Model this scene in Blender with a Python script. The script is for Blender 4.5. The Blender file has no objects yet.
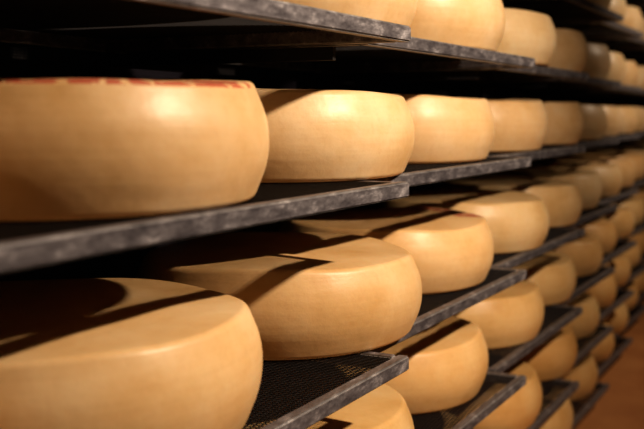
import bpy, bmesh, math, random
from mathutils import Vector
random.seed(4)
scn=bpy.context.scene
col=scn.collection
scn.view_settings.view_transform='Standard'
try: scn.view_settings.look='Medium High Contrast'
except Exception as e: print('look',e)

def new_mat(name):
    m=bpy.data.materials.new(name); m.use_nodes=True
    nt=m.node_tree
    return m,nt,nt.nodes['Principled BSDF']
def N(nt,t,**k):
    n=nt.nodes.new(t)
    for a,b in k.items():
        if a in n.inputs: n.inputs[a].default_value=b
        else: setattr(n,a,b)
    return n
def ramp(nt,stops):
    r=nt.nodes.new('ShaderNodeValToRGB'); e=r.color_ramp.elements
    while len(e)<len(stops): e.new(0.5)
    for i,(p,c) in enumerate(stops):
        e[i].position=p; e[i].color=(*c,1) if len(c)==3 else c
    return r
def mixc(nt,fac,a,b,mode='MIX'):
    m=nt.nodes.new('ShaderNodeMix'); m.data_type='RGBA'; m.blend_type=mode
    for s,v in ((m.inputs[0],fac),(m.inputs[6],a),(m.inputs[7],b)):
        if isinstance(v,bpy.types.NodeSocket): nt.links.new(v,s)
        elif isinstance(v,(tuple,list)): s.default_value=(*v,1)
        else: s.default_value=v
    return m.outputs[2]

# ---------------- materials ----------------
def cheese_material(name,stamped):
    m,nt,b=new_mat(name)
    L=nt.links.new
    tc=N(nt,'ShaderNodeTexCoord'); oi=N(nt,'ShaderNodeObjectInfo')
    off=N(nt,'ShaderNodeVectorMath',operation='ADD')
    sc=N(nt,'ShaderNodeVectorMath',operation='SCALE'); 
    cx=N(nt,'ShaderNodeCombineXYZ')
    L(oi.outputs['Random'],cx.inputs[0]); L(oi.outputs['Random'],cx.inputs[2])
    L(cx.outputs[0],sc.inputs[0]); sc.inputs['Scale'].default_value=37
    L(tc.outputs['Object'],off.inputs[0]); L(sc.outputs[0],off.inputs[1])
    n1=N(nt,'ShaderNodeTexNoise',Scale=7.0,Detail=6.0,Roughness=0.6); L(off.outputs[0],n1.inputs['Vector'])
    r1=ramp(nt,[(0.3,(0.70,0.47,0.225)),(0.5,(0.80,0.58,0.325)),(0.72,(0.86,0.68,0.44))])
    L(n1.outputs['Fac'],r1.inputs[0])
    n2=N(nt,'ShaderNodeTexNoise',Scale=80.0,Detail=4.0,Roughness=0.7); L(off.outputs[0],n2.inputs['Vector'])
    r2=ramp(nt,[(0.3,(0.84,0.77,0.7)),(0.5,(1,1,1))]); L(n2.outputs['Fac'],r2.inputs[0])
    c=mixc(nt,0.3,r1.outputs[0],r2.outputs[0],'MULTIPLY')
    mp=N(nt,'ShaderNodeMapping'); mp.inputs['Scale'].default_value=(3,3,60); L(off.outputs[0],mp.inputs[0])
    n3=N(nt,'ShaderNodeTexNoise',Scale=1.5,Detail=3.0); L(mp.outputs[0],n3.inputs['Vector'])
    r3=ramp(nt,[(0.35,(0.9,0.85,0.8)),(0.55,(1,1,1))]); L(n3.outputs['Fac'],r3.inputs[0])
    c=mixc(nt,0.25,c,r3.outputs[0],'MULTIPLY')
    rt=ramp(nt,[(0,(0.93,0.84,0.76)),(0.5,(1,0.96,0.93)),(1,(1,1,1))]); L(oi.outputs['Random'],rt.inputs[0])
    c=mixc(nt,1.0,c,rt.outputs[0],'MULTIPLY')
    c=mixc(nt,1.0,c,oi.outputs['Color'],'MULTIPLY')   # per-wheel tone, with warm floor bounce painted into the lower shelves' wheels
    if stamped:
        sx=N(nt,'ShaderNodeSeparateXYZ'); L(tc.outputs['Object'],sx.inputs[0])
        ln=N(nt,'ShaderNodeVectorMath',operation='LENGTH')
        cxy=N(nt,'ShaderNodeCombineXYZ'); L(sx.outputs[0],cxy.inputs[0]); L(sx.outputs[1],cxy.inputs[1]); L(cxy.outputs[0],ln.inputs[0])
        def math_(op,a,bv):
            q=N(nt,'ShaderNodeMath',operation=op)
            L(a,q.inputs[0])
            if isinstance(bv,bpy.types.NodeSocket): L(bv,q.inputs[1])
            else: q.inputs[1].default_value=bv
            return q.outputs[0]
        ring=math_('MULTIPLY',math_('GREATER_THAN',ln.outputs['Value'],0.17),math_('LESS_THAN',ln.outputs['Value'],0.248))
        top=math_('GREATER_THAN',sx.outputs[2],0.1388)
        arc=math_('LESS_THAN',sx.outputs[1],0.02)
        n4=N(nt,'ShaderNodeTexNoise',Scale=50.0,Detail=3.0); L(tc.outputs['Object'],n4.inputs['Vector'])
        let=math_('GREATER_THAN',n4.outputs['Fac'],0.46)
        msk=math_('MULTIPLY',math_('MULTIPLY',ring,top),math_('MULTIPLY',arc,let))
        msk=math_('MULTIPLY',msk,0.8)
        c=mixc(nt,msk,c,(0.42,0.05,0.035))
    L(c,b.inputs['Base Color'])
    b.inputs['Roughness'].default_value=0.40
    b.inputs['Specular IOR Level'].default_value=0.35
    b.inputs['Subsurface Weight'].default_value=0.12
    b.inputs['Subsurface Radius'].default_value=(0.02,0.01,0.004)
    b.inputs['Subsurface Scale'].default_value=0.5
    n5=N(nt,'ShaderNodeTexNoise',Scale=14.0,Detail=2.0); L(off.outputs[0],n5.inputs['Vector'])
    bp0=N(nt,'ShaderNodeBump',Strength=0.16,Distance=0.012); L(n5.outputs['Fac'],bp0.inputs['Height'])
    bp=N(nt,'ShaderNodeBump',Strength=0.13,Distance=0.003)
    ad=N(nt,'ShaderNodeMath',operation='ADD'); L(n2.outputs['Fac'],ad.inputs[0]); L(n3.outputs['Fac'],ad.inputs[1])
    L(ad.outputs[0],bp.inputs['Height']); L(bp0.outputs[0],bp.inputs['Normal']); L(bp.outputs[0],b.inputs['Normal'])
    return m
def metal_material(name,lo,hi,rough=0.45,metallic=0.6):
    m,nt,b=new_mat(name); L=nt.links.new
    tc=N(nt,'ShaderNodeTexCoord')
    mp=N(nt,'ShaderNodeMapping'); mp.inputs['Scale'].default_value=(1,0.35,1); L(tc.outputs['Object'],mp.inputs[0])
    n1=N(nt,'ShaderNodeTexNoise',Scale=60.0,Detail=8.0,Roughness=0.78); L(mp.outputs[0],n1.inputs['Vector'])
    r=ramp(nt,[(0.38,lo),(0.56,tuple((a*3+c)/4 for a,c in zip(lo,hi))),(0.72,hi)]); L(n1.outputs['Fac'],r.inputs[0])
    L(r.outputs[0],b.inputs['Base Color'])
    r2=ramp(nt,[(0.3,(rough-0.12,)*3),(0.7,(rough+0.2,)*3)]); L(n1.outputs['Fac'],r2.inputs[0]); L(r2.outputs[0],b.inputs['Roughness'])
    b.inputs['Metallic'].default_value=metallic
    bp=N(nt,'ShaderNodeBump',Strength=0.3,Distance=0.002); L(n1.outputs['Fac'],bp.inputs['Height']); L(bp.outputs[0],b.inputs['Normal'])
    return m
def rough_material(name,lo,hi,scale=3,rough=0.8):
    m,nt,b=new_mat(name); L=nt.links.new
    tc=N(nt,'ShaderNodeTexCoord')
    n1=N(nt,'ShaderNodeTexNoise',Scale=scale,Detail=8.0,Roughness=0.65); L(tc.outputs['Object'],n1.inputs['Vector'])
    r=ramp(nt,[(0.3,lo),(0.7,hi)]); L(n1.outputs['Fac'],r.inputs[0]); L(r.outputs[0],b.inputs['Base Color'])
    b.inputs['Roughness'].default_value=rough
    bp=N(nt,'ShaderNodeBump',Strength=0.3,Distance=0.01); L(n1.outputs['Fac'],bp.inputs['Height']); L(bp.outputs[0],b.inputs['Normal'])
    return m
M_cheese=cheese_material('cheese_rind',False)
M_stamp=cheese_material('cheese_rind_stamped',True)
M_steel=metal_material('galvanised_steel',(0.11,0.10,0.115),(0.64,0.61,0.64))
M_worn=metal_material('worn_edge_steel',(0.32,0.31,0.32),(0.85,0.82,0.82),0.35,0.7)
M_wire=metal_material('dark_deck_steel',(0.010,0.009,0.011),(0.03,0.027,0.03),0.7,0.1)
M_floor=rough_material('cellar_floor',(0.44,0.17,0.055),(0.62,0.28,0.10),2.5,0.6)
M_wall=rough_material('dark_cellar_wall',(0.018,0.016,0.030),(0.045,0.038,0.055),2)
M_ceil=rough_material('cellar_ceiling',(0.03,0.027,0.03),(0.06,0.05,0.05),2)
M_end=rough_material('cellar_end_wall',(0.05,0.03,0.02),(0.10,0.06,0.04),2)

# ---------------- cheese wheel mesh ----------------
WH=0.146
def wheel_mesh(i,mat,r=0.266,h=WH):
    rnd=random.Random(i)
    rc=0.012; bul=0.0165
    prof=[(0.0,0.0),(0.1,0.0),(r-bul-rc-0.02,0.0)]
    for a in range(-90,-19,14):
        t=math.radians(a); prof.append((r-bul-rc+rc*math.cos(t), rc+rc*math.sin(t)))
    for k in range(1,12):
        u=k/12; z=rc+(h-2*rc)*u
        prof.append((r-bul*abs(2*u-1)**2.1 , z))
    for a in range(20,91,14):
        t=math.radians(a); prof.append((r-bul-rc+rc*math.cos(t), h-rc+rc*math.sin(t)))
    dome=0.006
    for rr in (0.21,0.18,0.14,0.1,0.05,0.0):
        prof.append((rr,h+dome*(1-(rr/0.24)**2)))
    seg=128
    bm=bmesh.new(); rings=[]
    p1,p2,p3=[rnd.uniform(0,6.28) for _ in range(3)]
    for (pr,z) in prof:
        if pr==0: rings.append([bm.verts.new((0,0,z))]); continue
        ring=[]
        for s in range(seg):
            a=2*math.pi*s/seg
            f=1+0.005*math.sin(2*a+p1)+0.003*math.sin(3*a+p2)
            zz=z+(0.0040*math.sin(2*a+p3)+0.0022*math.sin(5*a+p1))*(z/h)*(pr/r)
            if pr>r-0.03: f+=0.0015*math.sin(7*a+p2+z*25)
            ring.append(bm.verts.new((pr*f*math.cos(a),pr*f*math.sin(a),zz)))
        rings.append(ring)
    for A,B in zip(rings,rings[1:]):
        for s in range(seg):
            t=(s+1)%seg
            if len(A)==1: bm.faces.new((A[0],B[t],B[s]))
            elif len(B)==1: bm.faces.new((A[s],A[t],B[0]))
            else: bm.faces.new((A[s],A[t],B[t],B[s]))
    bmesh.ops.recalc_face_normals(bm,faces=bm.faces)
    for f in bm.faces: f.smooth=True
    me=bpy.data.meshes.new('cheese_wheel_mesh'); bm.to_mesh(me); bm.free()
    me.materials.append(mat); return me
wheel_meshes=[wheel_mesh(i,M_cheese) for i in range(5)]
stamp_mesh=wheel_mesh(2,M_stamp)

def box(bm,x0,x1,y0,y1,z0,z1,mi=0,skew=None):
    vs=[]
    for x in (x0,x1):
        for y in (y0,y1):
            for z in (z0,z1):
                xx=x+(skew(y) if skew else 0)
                vs.append(bm.verts.new((xx,y,z)))
    fs=[]
    for q in ((0,1,3,2),(4,6,7,5),(0,4,5,1),(2,3,7,6),(0,2,6,4),(1,5,7,3)):
        f=bm.faces.new([vs[i] for i in q]); f.material_index=mi; fs.append(f)
    return fs
def mesh_obj(name,bm,mats,parent=None,loc=(0,0,0),bevel=0):
    bmesh.ops.recalc_face_normals(bm,faces=bm.faces)
    me=bpy.data.meshes.new(name+'_mesh'); bm.to_mesh(me); bm.free()
    for m in mats: me.materials.append(m)
    o=bpy.data.objects.new(name,me); col.objects.link(o); o.location=loc
    if parent: o.parent=parent
    if bevel:
        b=o.modifiers.new('bevel','BEVEL'); b.width=bevel; b.segments=2; b.limit_method='ANGLE'
    return o

# ---------------- rack ----------------
CAMZ=1.32
rel=[0.94,0.68,0.42,0.138,-0.110,-0.400,-0.680,-0.950,-1.215]
levels=[CAMZ+r for r in rel]
rack=bpy.data.objects.new('cheese_rack',None); col.objects.link(rack)
TL=0.90; DEPTH=0.61; AMP=0.088
def tray_mesh():
    bm=bmesh.new()
    T=0.025
    sk=lambda y:-AMP*(1-y/TL)
    box(bm,-0.020,0.0,0,TL,-T,0,0,sk)
    box(bm,-DEPTH,-DEPTH+0.02,0,TL,-T,0,0,None)
    box(bm,-DEPTH+0.02,-0.020-AMP,0,0.02,-T,-0.0005)
    box(bm,-DEPTH+0.02,-0.020-0.003,TL-0.02,TL,-T,-0.0005)
    bmesh.ops.recalc_face_normals(bm,faces=bm.faces)
    bmesh.ops.bevel(bm,geom=[e for e in bm.edges],offset=0.0025,segments=2,affect='EDGES',material=2)
    n=int(TL/0.0085)
    for i in range(1,n):
        y=0.02+(TL-0.04)*i/n
        box(bm,-DEPTH+0.02,-0.020+sk(y),y-0.0008,y+0.0008,-0.0022,-0.0008,1)
    m=int((DEPTH-0.042)/0.0085)
    for i in range(1,m):
        x=-DEPTH+0.02+(DEPTH-0.042)*i/m
        y0=0.02
        if x>-0.020-AMP: y0=max(0.02,TL*(1-(-(x+0.020))/AMP))
        if y0<TL-0.04: box(bm,x-0.0008,x+0.0008,y0,TL-0.02,-0.0036,-0.0022,1)
    bmesh.ops.recalc_face_normals(bm,faces=bm.faces)
    me=bpy.data.meshes.new('shelf_tray_mesh'); bm.to_mesh(me); bm.free()
    me.materials.append(M_steel); me.materials.append(M_wire); me.materials.append(M_worn); return me
TM=tray_mesh()
ystart=1.39-2*0.915
NT=13
for li,z in enumerate(levels):
    for t in range(NT):
        o=bpy.data.objects.new('shelf_tray',TM); col.objects.link(o); o.parent=rack
        o.location=(-0.478+random.uniform(-0.004,0.004),ystart+0.915*t+random.uniform(-0.003,0.003),z)
bm=bmesh.new()
for t in range(NT+1):
    y=ystart+0.915*t-0.0075
    box(bm,-1.14,-1.10,y-0.02,y+0.02,0,2.4)
mesh_obj('uprights',bm,[M_wire],rack,bevel=0.002)
bm=bmesh.new()
for z in levels:
    box(bm,-1.10,-1.085,ystart,ystart+0.915*NT,z-0.05,z-0.027)
    for t in range(NT+1):
        y=ystart+0.915*t-0.0075
        box(bm,-1.10,-0.62,y-0.006,y+0.006,z-0.05,z-0.0275)
mesh_obj('support_arms',bm,[M_wire],rack,bevel=0.001)

# ---------------- wheels ----------------
ys=[-0.80,-0.235,0.33,0.893,1.455,2.045,2.68,3.31]+[3.94+0.63*i for i in range(11)]
for li,z in enumerate(levels):
    for i,y in enumerate(ys):
        me=random.choice(wheel_meshes)
        jx=random.uniform(-0.012,0.012); jy=random.uniform(-0.010,0.010)
        rz=random.uniform(0,6.28)
        if li==4 and i<7: jx=-0.002; jy=0
        if li==4 and i==3: rz=0.25; me=stamp_mesh
        if li==5 and i==5: me=stamp_mesh; rz=3.6
        if li==3: jx+=0.006
        if li==5 and i==3: jx=-0.008; jy=-0.008
        if li==5 and i==4: jx=0.010; jy=0.013
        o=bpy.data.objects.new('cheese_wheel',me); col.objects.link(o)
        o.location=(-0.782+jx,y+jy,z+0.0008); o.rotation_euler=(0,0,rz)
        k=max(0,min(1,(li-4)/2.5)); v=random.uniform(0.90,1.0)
        o.color=((1-0.0*k)*v,(1-0.13*k)*v,(1-0.36*k)*v,1)  # lower wheels tinted orange in place of light bounced off the floor

# ---------------- room ----------------
def slab(name,x0,x1,y0,y1,z0,z1,mat):
    bm=bmesh.new(); box(bm,x0,x1,y0,y1,z0,z1); return mesh_obj(name,bm,[mat])
Y0,Y1=-2.5,12.5
slab('floor',-1.3,2.0,Y0,Y1,-0.1,0,M_floor)
slab('wall_left',-1.4,-1.3,Y0,Y1,0,2.9,M_wall)
slab('wall_right',2.0,2.1,Y0,Y1,0,2.9,M_wall)
slab('wall_far',-1.4,2.1,Y1,Y1+0.1,0,2.9,M_end)
slab('wall_near',-1.4,2.1,Y0-0.1,Y0,0,2.9,M_wall)
slab('ceiling',-1.4,2.1,Y0-0.1,Y1+0.1,2.9,3.0,M_ceil)

# ---------------- lights ----------------
def lamp(y,e,x=0.95,z=2.45,r=0.045,c=(1,0.80,0.60)):
    l=bpy.data.lights.new('aisle_lamp','SPOT'); l.energy=e; l.shadow_soft_size=r; l.color=c
    l.spot_size=math.radians(100); l.spot_blend=1.0
    o=bpy.data.objects.new('aisle_lamp',l); col.objects.link(o); o.location=(x,y,z)
    d=Vector((-0.6,y+0.3,1.0))-Vector((x,y,z)); o.rotation_euler=d.to_track_quat('-Z','Y').to_euler()
lamp(1.35,245)
lamp(4.8,90)
lamp(8.4,45)
w=bpy.data.worlds.new('world'); scn.world=w; w.use_nodes=True
w.node_tree.nodes['Background'].inputs[0].default_value=(0.3,0.25,0.35,1)
w.node_tree.nodes['Background'].inputs[1].default_value=0.03

# ---------------- camera ----------------
cd=bpy.data.cameras.new('camera'); cam=bpy.data.objects.new('camera',cd); col.objects.link(cam)
cd.lens=50; cd.sensor_width=36
cam.location=(0,0,CAMZ)
cam.rotation_euler=(math.radians(90-6.45),0,math.radians(24.95))
cd.dof.use_dof=True; cd.dof.focus_distance=1.45; cd.dof.aperture_fstop=3.5
scn.camera=cam
